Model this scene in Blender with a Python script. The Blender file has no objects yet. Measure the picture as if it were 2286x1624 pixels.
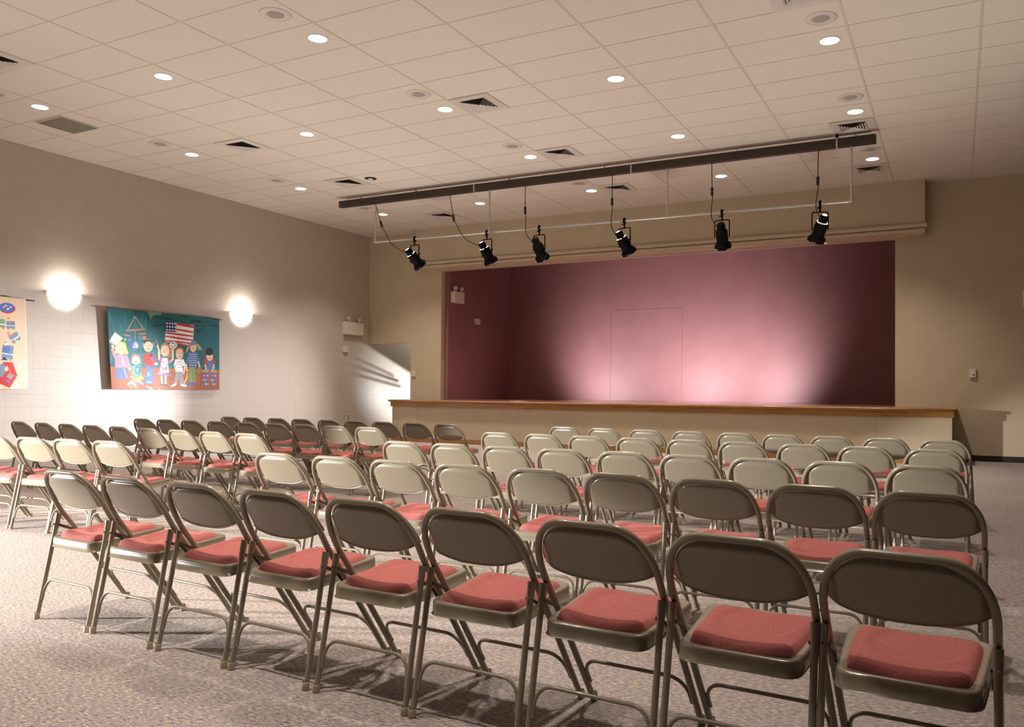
import bpy, math, random
import numpy as np
from mathutils import Vector, Matrix
random.seed(7)
PI = math.pi
scn = bpy.context.scene
COL = scn.collection
EYE = 1.145          # eye height above the carpet
CZ = 4.897           # ceiling height
GX, GY, TX, TY = -3.4427, 8.1057, 1.2192, 0.6096     # ceiling grid origin and tile pitch
XL, YF = -12.93, 15.88                               # left wall, front wall

# ------------------------------------------------------------------ helpers
def lin(r, g, b):
    f = lambda c: (c/12.92 if c <= 0.04045 else ((c+0.055)/1.055)**2.4)
    return (f(r/255), f(g/255), f(b/255), 1)

def new_mat(name, col, rough=0.6, metal=0.0, spec=0.5, coat=0.0):
    m = bpy.data.materials.new(name); m.use_nodes = True
    b = m.node_tree.nodes['Principled BSDF']
    b.inputs['Base Color'].default_value = col
    b.inputs['Roughness'].default_value = rough
    b.inputs['Metallic'].default_value = metal
    b.inputs['Specular IOR Level'].default_value = spec
    b.inputs['Coat Weight'].default_value = coat
    return m

def nodes(m): return m.node_tree.nodes, m.node_tree.links, m.node_tree.nodes['Principled BSDF']

def add_noise(m, scale, lo, hi, bump=0.0, bscale=None, stretch=None, detail=4, dist=0.01):
    """base colour between lo and hi from procedural noise, with optional bump"""
    n, l, b = nodes(m)
    tc = n.new('ShaderNodeTexCoord'); mp = n.new('ShaderNodeMapping')
    l.new(tc.outputs['Object'], mp.inputs['Vector'])
    if stretch: mp.inputs['Scale'].default_value = stretch
    t = n.new('ShaderNodeTexNoise'); t.inputs['Scale'].default_value = scale; t.inputs['Detail'].default_value = detail
    l.new(mp.outputs[0], t.inputs['Vector'])
    r = n.new('ShaderNodeValToRGB'); r.color_ramp.elements[0].color = lo; r.color_ramp.elements[1].color = hi
    r.color_ramp.elements[0].position = 0.35; r.color_ramp.elements[1].position = 0.65
    l.new(t.outputs['Fac'], r.inputs[0]); l.new(r.outputs[0], b.inputs['Base Color'])
    if bump:
        t2 = n.new('ShaderNodeTexNoise'); t2.inputs['Scale'].default_value = bscale or scale*2
        l.new(mp.outputs[0], t2.inputs['Vector'])
        bp = n.new('ShaderNodeBump'); bp.inputs['Strength'].default_value = bump; bp.inputs['Distance'].default_value = dist
        l.new(t2.outputs['Fac'], bp.inputs['Height']); l.new(bp.outputs[0], b.inputs['Normal'])
    return m

def emis(name, col, strength):
    m = bpy.data.materials.new(name); m.use_nodes = True
    n, l, b = nodes(m)
    b.inputs['Base Color'].default_value = col
    b.inputs['Emission Color'].default_value = col
    b.inputs['Emission Strength'].default_value = strength
    return m

class MB:
    """collects shapes, then links them as ONE mesh object"""
    def __init__(s): s.v = []; s.f = []; s.mi = []; s.sm = []
    def add(s, vs, fs, mi=0, smooth=False, M=None):
        o = len(s.v)
        if M is not None: vs = [tuple(M @ Vector(p)) for p in vs]
        s.v += [tuple(p) for p in vs]
        for f in fs: s.f.append([i+o for i in f]); s.mi.append(mi); s.sm.append(smooth)
        return s
    def box(s, x0, x1, y0, y1, z0, z1, mi=0, M=None):
        vs = [(x0,y0,z0),(x1,y0,z0),(x1,y1,z0),(x0,y1,z0),(x0,y0,z1),(x1,y0,z1),(x1,y1,z1),(x0,y1,z1)]
        return s.add(vs, [(0,3,2,1),(4,5,6,7),(0,1,5,4),(1,2,6,5),(2,3,7,6),(3,0,4,7)], mi, False, M)
    def tube(s, pts, r, n=10, mi=0, caps=True, M=None, flat=1.0):
        pts = [Vector(p) for p in pts]; N = len(pts)
        rs = r if isinstance(r, (list, tuple)) else [r]*N
        vs = []; up = None
        for i, p in enumerate(pts):
            t = (pts[min(i+1, N-1)]-pts[max(i-1, 0)]).normalized()
            if up is None:
                up = Vector((0,0,1)) if abs(t.z) < 0.9 else Vector((1,0,0))
            a = (up - t*up.dot(t)).normalized(); b = t.cross(a); up = a
            for k in range(n):
                q = 2*PI*k/n
                vs.append(p + (a*math.cos(q) + b*math.sin(q)*flat)*rs[i])
        fs = [(i*n+k, i*n+(k+1) % n, (i+1)*n+(k+1) % n, (i+1)*n+k) for i in range(N-1) for k in range(n)]
        s.add(vs, fs, mi, True, M)
        if caps:
            s.add([vs[k] for k in range(n)], [tuple(reversed(range(n)))], mi, False, M)
            s.add([vs[(N-1)*n+k] for k in range(n)], [tuple(range(n))], mi, False, M)
        return s
    def lathe(s, prof, n=24, mi=0, M=None, a0=0.0, a1=2*PI, smooth=True):
        full = abs(a1-a0-2*PI) < 1e-6; m = n if full else n+1
        vs = [(r*math.cos(a0+(a1-a0)*k/n), r*math.sin(a0+(a1-a0)*k/n), z) for r, z in prof for k in range(m)]
        fs = []
        for i in range(len(prof)-1):
            for k in range(n):
                k2 = (k+1) % m if full else k+1
                fs.append((i*m+k, i*m+k2, (i+1)*m+k2, (i+1)*m+k))
        return s.add(vs, fs, mi, smooth, M)
    def prism(s, poly, z0, z1, mi=0, M=None):
        n = len(poly)
        vs = [(x, y, z0) for x, y in poly] + [(x, y, z1) for x, y in poly]
        fs = [tuple(reversed(range(n))), tuple(range(n, 2*n))] + [(i, (i+1) % n, n+(i+1) % n, n+i) for i in range(n)]
        return s.add(vs, fs, mi, False, M)
    def obj(s, name, mats, parent=None, bevel=0.0, loc=None):
        me = bpy.data.meshes.new(name); me.from_pydata(s.v, [], s.f)
        for m in (mats if isinstance(mats, (list, tuple)) else [mats]): me.materials.append(m)
        me.polygons.foreach_set('material_index', s.mi); me.polygons.foreach_set('use_smooth', s.sm)
        me.update()
        o = bpy.data.objects.new(name, me); COL.objects.link(o)
        if parent: o.parent = parent
        if loc: o.location = loc
        if bevel:
            b = o.modifiers.new('Bevel', 'BEVEL'); b.width = bevel; b.segments = 2; b.limit_method = 'ANGLE'
        return o

def thing(name, label, cat, loc=(0,0,0), rotz=0, group=None):
    o = bpy.data.objects.new(name, None); COL.objects.link(o)
    o.empty_display_size = 0.1; o.location = loc; o.rotation_euler = (0,0,rotz)
    return tag(o, label, cat, group)
def tag(o, label, cat, group=None):
    o['label'] = label; o['category'] = cat
    if group: o['group'] = group
    return o
def struct(o, label=None, cat=None):
    o['kind'] = 'structure'
    if label: o['label'] = label
    if cat: o['category'] = cat
    return o
def dup(root, loc, rotz, label, group=None):
    r = root.copy(); COL.objects.link(r); r.location = loc; r.rotation_euler = (0,0,rotz); r['label'] = label
    if group: r['group'] = group
    for ch in list(root.children):
        c = ch.copy(); COL.objects.link(c); c.parent = r
        for g in list(ch.children):
            d = g.copy(); COL.objects.link(d); d.parent = c
    return r

# ------------------------------------------------------------------ materials
M = {}
M['ceil'] = add_noise(new_mat('ceiling_tile', lin(214,201,188), 0.9), 90, (0.66,0.60,0.53,1), (0.73,0.665,0.59,1), 0.35, 160)
M['grid'] = new_mat('ceiling_grid', lin(202,192,174), 0.5)
M['beige'] = add_noise(new_mat('wall_paint_beige', lin(190,172,145), 0.55), 3, (0.54,0.445,0.305,1), (0.57,0.47,0.325,1), 0.12, 220)
M['black'] = new_mat('black_rubber_base', (0.012,0.010,0.009,1), 0.5)
M['maroon'] = add_noise(new_mat('wall_paint_mauve', lin(150,80,90), 0.55), 2, (0.265,0.118,0.122,1), (0.29,0.130,0.134,1), 0.12, 200)
M['plum'] = new_mat('dark_plum_wall', (0.035,0.010,0.009,1), 0.9)
M['metal'] = new_mat('beige_enamelled_steel', (0.275,0.235,0.170,1), 0.26, 0.0, 0.6, 0.3)
M['cap'] = new_mat('beige_plastic_cap', (0.46,0.38,0.27,1), 0.45)
M['link'] = new_mat('dark_zinc_link', (0.12,0.10,0.08,1), 0.4, 0.7)
M['red'] = add_noise(new_mat('red_woven_fabric', lin(190,80,78), 0.95, 0, 0.2), 240, (0.38,0.100,0.092,1), (0.52,0.185,0.168,1), 0.3, 700)
M['galv'] = new_mat('galvanised_pipe', (0.50,0.47,0.44,1), 0.35, 0.6)
M['raceway'] = add_noise(new_mat('brown_raceway', lin(72,52,34), 0.5), 20, (0.026,0.015,0.009,1), (0.038,0.022,0.013,1))
M['blackmetal'] = new_mat('black_lamp_metal', (0.002,0.002,0.002,1), 0.7, 0, 0.1)
M['cable'] = new_mat('black_cable', (0.010,0.009,0.008,1), 0.6)
M['glow'] = emis('lamp_leak_glow', (1,0.93,0.78,1), 2.6)
M['disc'] = emis('downlight_glow', (1,0.97,0.93,1), 6.0)
M['glass'] = emis('sconce_glass', (1,0.98,0.93,1), 2.2)
M['white'] = new_mat('off_white_plastic', (0.62,0.58,0.53,1), 0.4)
M['cream'] = new_mat('cream_plastic', (0.74,0.67,0.55,1), 0.4)
M['dark'] = new_mat('dark_void', (0.008,0.006,0.005,1), 0.8)
M['louver'] = new_mat('diffuser_white', (0.60,0.54,0.49,1), 0.4)
M['return'] = new_mat('olive_grille', (0.20,0.175,0.125,1), 0.5)
M['spkgrey'] = new_mat('speaker_grille_grey', (0.36,0.31,0.275,1), 0.7)
M['stagefloor'] = new_mat('stage_floor_varnished', (0.30,0.17,0.14,1), 0.18)

# oak
m = new_mat('oak_varnished', lin(150,95,45), 0.32, 0, 0.5, 0.3); n, l, b = nodes(m)
tc = n.new('ShaderNodeTexCoord'); mp = n.new('ShaderNodeMapping'); mp.inputs['Scale'].default_value = (1.1,6,16)
l.new(tc.outputs['Object'], mp.inputs['Vector'])
ns = n.new('ShaderNodeTexNoise'); ns.inputs['Scale'].default_value = 3.2; ns.inputs['Detail'].default_value = 6; ns.inputs['Distortion'].default_value = 1.2
l.new(mp.outputs[0], ns.inputs['Vector'])
wv = n.new('ShaderNodeTexWave'); wv.bands_direction = 'Z'; wv.inputs['Scale'].default_value = 1.3; wv.inputs['Distortion'].default_value = 9; wv.inputs['Detail'].default_value = 3
l.new(mp.outputs[0], wv.inputs['Vector'])
mx = n.new('ShaderNodeMath'); mx.operation = 'MULTIPLY'; l.new(ns.outputs['Fac'], mx.inputs[0]); l.new(wv.outputs['Fac'], mx.inputs[1])
r = n.new('ShaderNodeValToRGB'); r.color_ramp.elements[0].color = (0.20,0.075,0.015,1); r.color_ramp.elements[1].color = (0.52,0.27,0.075,1)
r.color_ramp.elements[0].position = 0.05; r.color_ramp.elements[1].position = 0.45
l.new(mx.outputs[0], r.inputs[0]); l.new(r.outputs[0], b.inputs['Base Color']); M['oak'] = m

# painted scored block wall (left): 8 inch squares
m = new_mat('painted_block_wall', (0.56,0.50,0.44,1), 0.48, 0, 0.4); n, l, b = nodes(m)
tc = n.new('ShaderNodeTexCoord'); sp = n.new('ShaderNodeSeparateXYZ'); cb = n.new('ShaderNodeCombineXYZ')
l.new(tc.outputs['Object'], sp.inputs[0]); l.new(sp.outputs['Y'], cb.inputs['X']); l.new(sp.outputs['Z'], cb.inputs['Y'])
def brick(w, c1, c2, mortar, ms):
    t = n.new('ShaderNodeTexBrick'); t.offset = 0.0 if w < 0.3 else 0.5
    t.inputs['Scale'].default_value = 1; t.inputs['Brick Width'].default_value = w; t.inputs['Row Height'].default_value = 0.2032
    t.inputs['Mortar Size'].default_value = ms; t.inputs['Mortar Smooth'].default_value = 0.4
    t.inputs['Color1'].default_value = c1; t.inputs['Color2'].default_value = c2; t.inputs['Mortar'].default_value = mortar
    l.new(cb.outputs[0], t.inputs['Vector']); return t
t = brick(0.2032, (0.545,0.475,0.41,1), (0.56,0.49,0.425,1), (0.495,0.43,0.37,1), 0.004)
l.new(t.outputs['Color'], b.inputs['Base Color'])
iv = n.new('ShaderNodeMath'); iv.operation = 'SUBTRACT'; iv.inputs[0].default_value = 1; l.new(t.outputs['Fac'], iv.inputs[1])
ns = n.new('ShaderNodeTexNoise'); ns.inputs['Scale'].default_value = 60; l.new(tc.outputs['Object'], ns.inputs['Vector'])
ad = n.new('ShaderNodeMath'); ad.operation = 'MULTIPLY_ADD'; ad.inputs[1].default_value = 0.12
l.new(ns.outputs['Fac'], ad.inputs[0]); l.new(iv.outputs[0], ad.inputs[2])
bp = n.new('ShaderNodeBump'); bp.inputs['Strength'].default_value = 0.5; bp.inputs['Distance'].default_value = 0.003
l.new(ad.outputs[0], bp.inputs['Height']); l.new(bp.outputs[0], b.inputs['Normal']); M['block'] = m

# flecked carpet
m = new_mat('flecked_carpet', (0.3,0.25,0.24,1), 0.97, 0, 0.1); n, l, b = nodes(m)
tc = n.new('ShaderNodeTexCoord')
mp = n.new('ShaderNodeMapping'); mp.inputs['Scale'].default_value = (0.62,1.5,1); mp.inputs['Rotation'].default_value = (0,0,0.35); l.new(tc.outputs['Object'], mp.inputs['Vector'])
v1 = n.new('ShaderNodeTexNoise'); v1.inputs['Scale'].default_value = 70; v1.inputs['Detail'].default_value = 3; v1.inputs['Roughness'].default_value = 0.6; v1.inputs['Distortion'].default_value = 0.2
l.new(mp.outputs[0], v1.inputs['Vector'])
r1 = n.new('ShaderNodeValToRGB'); e = r1.color_ramp.elements
e[0].position = 0.30; e[0].color = (0.13,0.115,0.13,1); e[1].position = 0.70; e[1].color = (0.72,0.58,0.36,1)
for p, c in ((0.40,(0.25,0.225,0.25,1)), (0.48,(0.40,0.35,0.33,1)), (0.54,(0.33,0.285,0.31,1)), (0.61,(0.58,0.48,0.33,1))):
    q = e.new(p); q.color = c
l.new(v1.outputs['Fac'], r1.inputs[0])
v2 = n.new('ShaderNodeTexNoise'); v2.inputs['Scale'].default_value = 1.1; v2.inputs['Detail'].default_value = 2
l.new(tc.outputs['Object'], v2.inputs['Vector'])
r2 = n.new('ShaderNodeValToRGB'); r2.color_ramp.elements[0].color = (0.9,0.9,0.9,1); r2.color_ramp.elements[1].color = (1,1,1,1)
l.new(v2.outputs['Fac'], r2.inputs[0])
mx = n.new('ShaderNodeMix'); mx.data_type = 'RGBA'; mx.blend_type = 'MULTIPLY'; mx.inputs[0].default_value = 1
l.new(r1.outputs[0], mx.inputs[6]); l.new(r2.outputs[0], mx.inputs[7]); l.new(mx.outputs[2], b.inputs['Base Color'])
bp = n.new('ShaderNodeBump'); bp.inputs['Strength'].default_value = 0.5; bp.inputs['Distance'].default_value = 0.004
l.new(v1.outputs['Fac'], bp.inputs['Height']); l.new(bp.outputs[0], b.inputs['Normal']); M['carpet'] = m

# ------------------------------------------------------------------ room shell
XR, YB = 3.4, -3.2
YS, ZS = 18.95, 0.92       # stage back wall, stage floor
ox0, ox1, oz = XL, -11.655, 2.262     # passage opening
sx0, sx1, sz = -10.79, -1.0, 3.945    # proscenium opening
struct(MB().box(XL-0.2, XR+0.2, YB-0.2, 19.8, -0.12, 0).obj('floor', M['carpet']), 'mauve and beige flecked carpet floor')
ce = struct(MB().box(XL-0.2, XR+0.2, YB-0.2, YF+0.1, CZ, CZ+0.12).obj('ceiling', M['ceil']), 'suspended ceiling of beige tiles')
g = MB()
for i in range(-8, 6):
    x = GX+i*TX
    if XL < x < XR: g.box(x-0.012, x+0.012, YB, YF, CZ-0.004, CZ+0.001)
for j in range(-19, 14):
    y = GY+j*TY
    if YB < y < YF: g.box(XL, XR, y-0.008, y+0.008, CZ-0.003, CZ+0.001)
g.obj('ceiling_grid', M['grid'], ce)
struct(MB().box(XL-0.2, XL, YB-0.2, 19.8, 0, CZ).obj('wall_left', M['block']), 'painted concrete block wall on the left')
w = MB()
w.box(ox0, ox1, YF, 16.05, oz, CZ); w.box(ox1, sx0, YF, 16.05, 0, CZ); w.box(sx0, sx1, YF, 16.05, sz, CZ)
w.box(sx1, XR+0.2, YF, 16.05, 0, CZ); w.box(sx0, sx1, YF, 16.05, 0, 0.80)
struct(w.obj('wall_front', M['beige']), 'beige wall around the stage opening')
struct(MB().box(XR, XR+0.2, YB-0.2, YF, 0, CZ).obj('wall_right', M['plum']))
struct(MB().box(XL, XR, YB-0.2, YB, 0, CZ).obj('wall_back', M['plum']))
struct(MB().box(-11.31, -0.505, 15.54, YF, 3.96, CZ).obj('wall_bulkhead', M['beige']), 'beige bulkhead over the stage opening')
struct(MB().box(sx1+0.03, XR, YF-0.012, YF, 0, 0.10).box(-11.62, -11.0, YF-0.012, YF, 0, 0.10).obj('baseboard_front', M['black']), 'black rubber baseboard')
struct(MB().box(XL, XL+0.012, YB, 15.9, 0, 0.10).obj('baseboard_left', new_mat('grey_rubber_base', (0.30,0.26,0.22,1), 0.5)), 'grey rubber baseboard')
# rounded moulding under the bulkhead
t = MB()
t.tube([(-11.0, 15.515, 4.085), (-0.47, 15.515, 4.085)], 0.042, 14)
t.tube([(-11.0, 15.53, 4.0), (-0.505, 15.53, 4.0)], 0.035, 14)
struct(t.obj('trim_1', M['beige']), 'rounded beige moulding along the bulkhead foot')

# stage interior
st = MB()
st.box(sx0-0.0, sx0+0.09, 16.05, YS, 0, 4.7)
struct(st.obj('wall_stage_left', M['maroon']), 'dark maroon left side wall of the stage')
struct(MB().box(sx0, sx1+0.6, YS, YS+0.15, 0, 4.7).obj('wall_stage_back', M['maroon']), 'maroon back wall of the stage washed with light')
struct(MB().box(sx1+0.25, sx1+0.4, 16.05, YS, 0, 4.7).obj('wall_stage_right', M['maroon']))
struct(MB().box(sx0, sx1+0.4, 16.05, YS, 4.7, 4.8).obj('ceiling_stage', M['maroon']))
d = MB()
x0, x1, zt = -7.77, -5.91, 3.18
for a, bb in ((x0, x0+0.012), (x1-0.012, x1)): d.box(a, bb, YS-0.003, YS, ZS, zt)
d.box(x0, x1, YS-0.003, YS, zt-0.01, zt)
struct(d.obj('door_1', new_mat('door_seam', (0.225,0.098,0.095,1), 0.6)), 'faint outline of a painted door in the stage back wall')
# passage behind the opening
struct(MB().box(ox1+0.75, ox1+0.865, 16.05, 19.6, 0, 2.9).obj('wall_passage_right', M['block']))
struct(MB().box(XL, ox1+0.865, 19.6, 19.8, 0, 2.9).obj('wall_passage_end', M['block']))
struct(MB().box(XL, ox1+0.865, 16.05, 19.8, 2.9, 3.0).obj('ceiling_passage', M['ceil']))

# ------------------------------------------------------------------ stage platform
sg = thing('stage', 'raised stage platform with oak edge and beige front panel', 'stage', (-5.8, 14.6, 0))
def rel(mb): mb.v = [(x+5.8, y-14.6, z) for x, y, z in mb.v]; return mb
yc = 14.62
front = [(-11.49, 14.98), (-10.55, yc), (-1.22, yc), (-0.08, 14.72)]
def off(poly, d):     # push the front line outwards
    return [(x + (-d if i == 0 else d if i == len(poly)-1 else 0), y-d) for i, (x, y) in enumerate(poly)]
def slab(d, z0, z1, back=YF-0.004):
    f = off(front, d); return f + [(f[-1][0], back), (f[0][0], back)]
rel(MB().prism(slab(0,0,0), 0.0, 0.80)).obj('front_panel', M['beige'], sg)
rel(MB().prism(slab(0.03,0,0), 0.765, 0.875)).obj('fascia_board', M['oak'], sg)
n_ = MB(); n_.prism(slab(0.05,0,0), 0.875, 0.915); f = off(front, 0.052)
n_.tube([(f[0][0], YF-0.02, 0.893)] + [(x, y, 0.893) for x, y in f] + [(f[-1][0], YF-0.02, 0.893)], 0.024, 12)
rel(n_).obj('nosing', M['oak'], sg)
rel(MB().prism(slab(0.016,0,0), 0.0, 0.095)).obj('baseboard', M['oak'], sg)
sf = MB(); fi = off(front, -0.10)
sf.prism(fi + [(fi[-1][0], YF), (fi[0][0], YF)], 0.80, ZS)
rel(sf).obj('stage_floor', M['stagefloor'], sg)
struct(MB().box(sx0+0.09, sx1, YF, YS, 0.80, ZS).box(sx1, sx1+0.25, 16.05, YS, 0.80, ZS).obj('floor_stage', M['stagefloor']), 'glossy floor of the recessed stage')
seam = MB()
for x in (-10.55, -1.22): seam.box(x-0.003, x+0.003, yc-0.002, yc+0.01, 0.10, 0.765)
rel(seam).obj('panel_joint', new_mat('panel_joint', (0.36,0.29,0.21,1), 0.6), sg)

# ------------------------------------------------------------------ folding chair
def fy(z):   # side profile of the long frame tube (rear feet at y=0)
    if z <= 0.46: return 0.475-0.70*z
    if z >= 0.56: return 0.123-0.56*(z-0.49)+0.0
    t_ = (z-0.46)/0.10; a = 0.475-0.70*z; b_ = 0.123-0.56*(z-0.49)
    return a*(1-t_)+b_*t_
HW = 0.2135
def arch(n_=14):   # upper frame outline, right to left, as (x, z)
    pts = []
    for k in range(n_+1):
        t_ = k/n_*PI/2
        pts.append((0.085+(HW-0.085)*math.cos(t_)**0.92, 0.560+0.1735*math.sin(t_)**0.95))
    return pts
def make_chair(label, group):
    c = thing('folding_chair', label, 'chair', (0,0,0), 0, group)
    R = 0.0118
    # back frame
    a = arch(); pts = []
    for z in (0.44, 0.47, 0.50, 0.53): pts.append((HW, fy(z), z))
    pts += [(x, fy(z), z) for x, z in a]
    pts += [(-x, y, z) for x, y, z in reversed(pts)]
    MB().tube(pts, R, 12).obj('back_frame', M['metal'], c)
    # back panel: dished steel sheet inside the arch
    ztop = lambda x: np.interp(abs(x), [p[0] for p in reversed(a)], [p[1] for p in reversed(a)]) if abs(x) > 0.085 else a[-1][1]
    NX, NZ = 40, 18; v = []; W_ = HW-0.004
    rows = []
    for i in range(NX+1):
        x = -W_+2*W_*i/NX
        zt_ = max(ztop(x), 0.60); ax = abs(x)/W_
        zb = 0.545+0.046*ax**2.6
        if zt_ < zb+0.006: zt_ = zb+0.006
        for j in range(NZ+1):
            z = zb+(zt_-zb)*j/NZ
            ds = (W_-abs(x))
            dt = zt_-z
            d_ = min(ds, dt*1.25)
            s_ = min(1, max(0, d_/0.048)); s_ = s_*s_*(3-2*s_)
            yo = 0.013-0.027*s_+0.012*(x/W_)**2
            rows.append((x, fy(z)+yo, z))
    T = 0.0022; nn = (NX+1)*(NZ+1)
    vs = rows + [(x, y+T, z) for x, y, z in rows]
    I = lambda i, j, k=0: k*nn+i*(NZ+1)+j
    fs = []
    for i in range(NX):
        for j in range(NZ):
            fs.append((I(i,j), I(i+1,j), I(i+1,j+1), I(i,j+1)))
            fs.append((I(i,j,1), I(i,j+1,1), I(i+1,j+1,1), I(i+1,j,1)))
    for i in range(NX):
        fs.append((I(i,0), I(i,0,1), I(i+1,0,1), I(i+1,0))); fs.append((I(i,NZ), I(i+1,NZ), I(i+1,NZ,1), I(i,NZ,1)))
    bp_ = MB().add(vs, fs, 0, True)
    lip = [tuple(Vector(rows[i*(NZ+1)])+Vector((0,0.002,0))) for i in range(1, NX)]
    bp_.tube(lip, 0.0038, 8)
    bp_.obj('backrest_panel', M['metal'], c)
    # legs
    def tip(pt, parent): MB().lathe([(0.0,0.0),(0.0130,0.0),(0.0143,0.004),(0.0138,0.028),(0.0126,0.031),(0.0118,0.031)], 12, M=Matrix.Translation(pt)).obj('foot_cap', M['cap'], parent)
    for s in (-1, 1):
        L = MB().tube([(s*0.212, fy(0.02), 0.02), (s*0.213, fy(0.25), 0.25), (s*HW, fy(0.442), 0.442)], R, 12).obj('leg', M['metal'], c)
        tip((s*0.212, fy(0.0)-0.004, 0), L)
        rl = MB().tube([(s*0.2165, 0.004, 0.02), (s*0.2160, 0.045, 0.23), (s*0.2150, 0.081, 0.42), (s*0.2145, 0.091, 0.470), (s*0.2140, 0.098, 0.507)],
                       [0.0108, 0.0108, 0.0110, 0.0135, 0.0142], 12)
        rl.lathe([(0, 0.0), (0.0042, 0.0), (0.0042, 0.006), (0, 0.007)], 8, M=Matrix.Translation((s*0.2165, 0.076, 0.455)) @ Matrix.Rotation(PI/2, 4, 'X'))
        L = rl.obj('leg', M['metal'], c); tip((s*0.2165, 0.0, 0), L)
        # folding link from rear leg to frame
        ln = MB().tube([(s*0.199, 0.088, 0.452), (s*0.199, 0.165, 0.418), (s*0.199, 0.205, 0.372)], 0.0065, 8, flat=0.35)
        ln.tube([(s*0.196, 0.090, 0.452), (s*0.214, 0.090, 0.452)], 0.003, 8)
        ln.tube([(s*0.196, 0.203, 0.374), (s*0.214, 0.203, 0.374)], 0.003, 8)
        ln.obj('hinge_link', M['link'], c)
    # stretchers
    def bar(yf, zl, zh, hw):
        P = []
        for s_, rng in ((1, range(0, 7)), (-1, range(6, -1, -1))):
            for k in rng:
                t_ = k/6*PI/2
                z = zl+(zh-zl)*math.sin(t_)*1.0; x = hw-0.062*(1-math.cos(t_))
                P.append((s_*x, yf(z), z))
        P = [(hw, yf(zl-0.035), zl-0.035)] + P + [(-hw, yf(zl-0.035), zl-0.035)]
        return MB().tube(P, 0.0066, 10)
    bar(lambda z: 0.004+0.205*z-0.004, 0.125, 0.192, 0.2055).obj('stretcher', M['metal'], c)
    bar(lambda z: fy(z)+0.003, 0.125, 0.192, 0.1965).obj('stretcher', M['metal'], c)
    # seat pan
    def rr(wr, wf, y0, y1, rad, n_=6):     # rounded trapezoid
        P = []
        for (sx, yy, w_) in ((1, y0, wr), (1, y1, wf), (-1, y1, wf), (-1, y0, wr)):
            cx_ = sx*(w_-rad); cy_ = yy+(rad if yy == y0 else -rad)
            a0 = {(1,y0): -PI/2, (1,y1): 0, (-1,y1): PI/2, (-1,y0): PI}[(sx, yy)]
            for k in range(n_+1):
                q = a0+PI/2*k/n_; P.append((cx_+rad*math.cos(q), cy_+rad*math.sin(q)))
        return P
    sz_ = lambda y: 0.403+0.085*(y-0.035)   # top surface height
    prof = [(0.0055, -0.046), (0.0, -0.046), (0.0, -0.010), (-0.003, -0.003), (-0.010, 0.0), (-0.018, -0.002), (-0.024, -0.004)]
    loops = []
    for ins, dz in prof:
        P = rr(0.181+ins, 0.200+ins, 0.035-ins, 0.425+ins, 0.045+ins if ins > -0.02 else 0.03)
        loops.append([(x, y, sz_(y)+dz) for x, y in P])
    n0 = len(loops[0]); vs = [p for L in loops for p in L]
    fs = [(i*n0+k, i*n0+(k+1) % n0, (i+1)*n0+(k+1) % n0, (i+1)*n0+k) for i in range(len(prof)-1) for k in range(n0)]
    pan = MB().add(vs, fs, 0, True)
    pan.add(loops[-1], [tuple(range(n0))])
    pan.add([(x, y, z+0.012) for x, y, z in loops[1]], [tuple(reversed(range(n0)))])
    pan.obj('seat_pan', M['metal'], c)
    # cushion
    NX, NY = 34, 34; v = []
    def hgt(u, w_, x, y):
        e_ = max((1-abs(u)**9)*(1-abs(w_)**9), 0)**0.36
        rear = max(0.0, 1-(y-0.06)/0.13); rear = rear*rear*(3-2*rear) if rear < 1 else 1
        h = 0.019*e_ + e_*rear*(0.0165*min(1, (abs(x)/0.125)**2.2)-0.004)
        rr_ = math.hypot(x/0.130, (y-0.270)/0.135)
        s_ = min(1, max(0, (rr_-0.80)/0.24)); s_ = s_*s_*(3-2*s_)
        h += 0.0085*(s_-1)*e_
        h += 0.0016*math.exp(-((rr_-1.06)/0.045)**2)*e_*(1 if y < 0.28 else 0.0)
        return h
    for i in range(NX+1):
        for j in range(NY+1):
            u = -1+2*i/NX; w_ = -1+2*j/NY
            yy = 0.228+0.166*w_
            cu = 1-0.055*abs(w_)**5; cw = 1-0.075*abs(u)**5
            hw = (0.158+0.018*(w_+1)/2)
            x = u*hw*cu; y = 0.228+0.166*w_*cw
            v.append((x, y, sz_(y)-0.003+hgt(u, w_, x, y)))
    fs = [(i*(NY+1)+j, (i+1)*(NY+1)+j, (i+1)*(NY+1)+j+1, i*(NY+1)+j+1) for i in range(NX) for j in range(NY)]
    cu_ = MB().add(v, fs, 0, True)
    ring = [i*(NY+1) for i in range(NX+1)] + [NX*(NY+1)+j for j in range(1, NY+1)] + [i*(NY+1)+NY for i in range(NX-1, -1, -1)] + [j for j in range(NY-1, 0, -1)]
    cu_.add([(v[k][0], v[k][1], v[k][2]-0.006) for k in ring], [tuple(reversed(range(len(ring))))])
    R0 = [v[k] for k in ring]; R1 = [(x, y, z-0.006) for x, y, z in R0]; nr = len(ring)
    cu_.add(R0+R1, [(k, nr+k, nr+(k+1) % nr, (k+1) % nr) for k in range(nr)], 0, True)
    cu_.obj('seat_cushion', M['red'], c)
    return c

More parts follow.
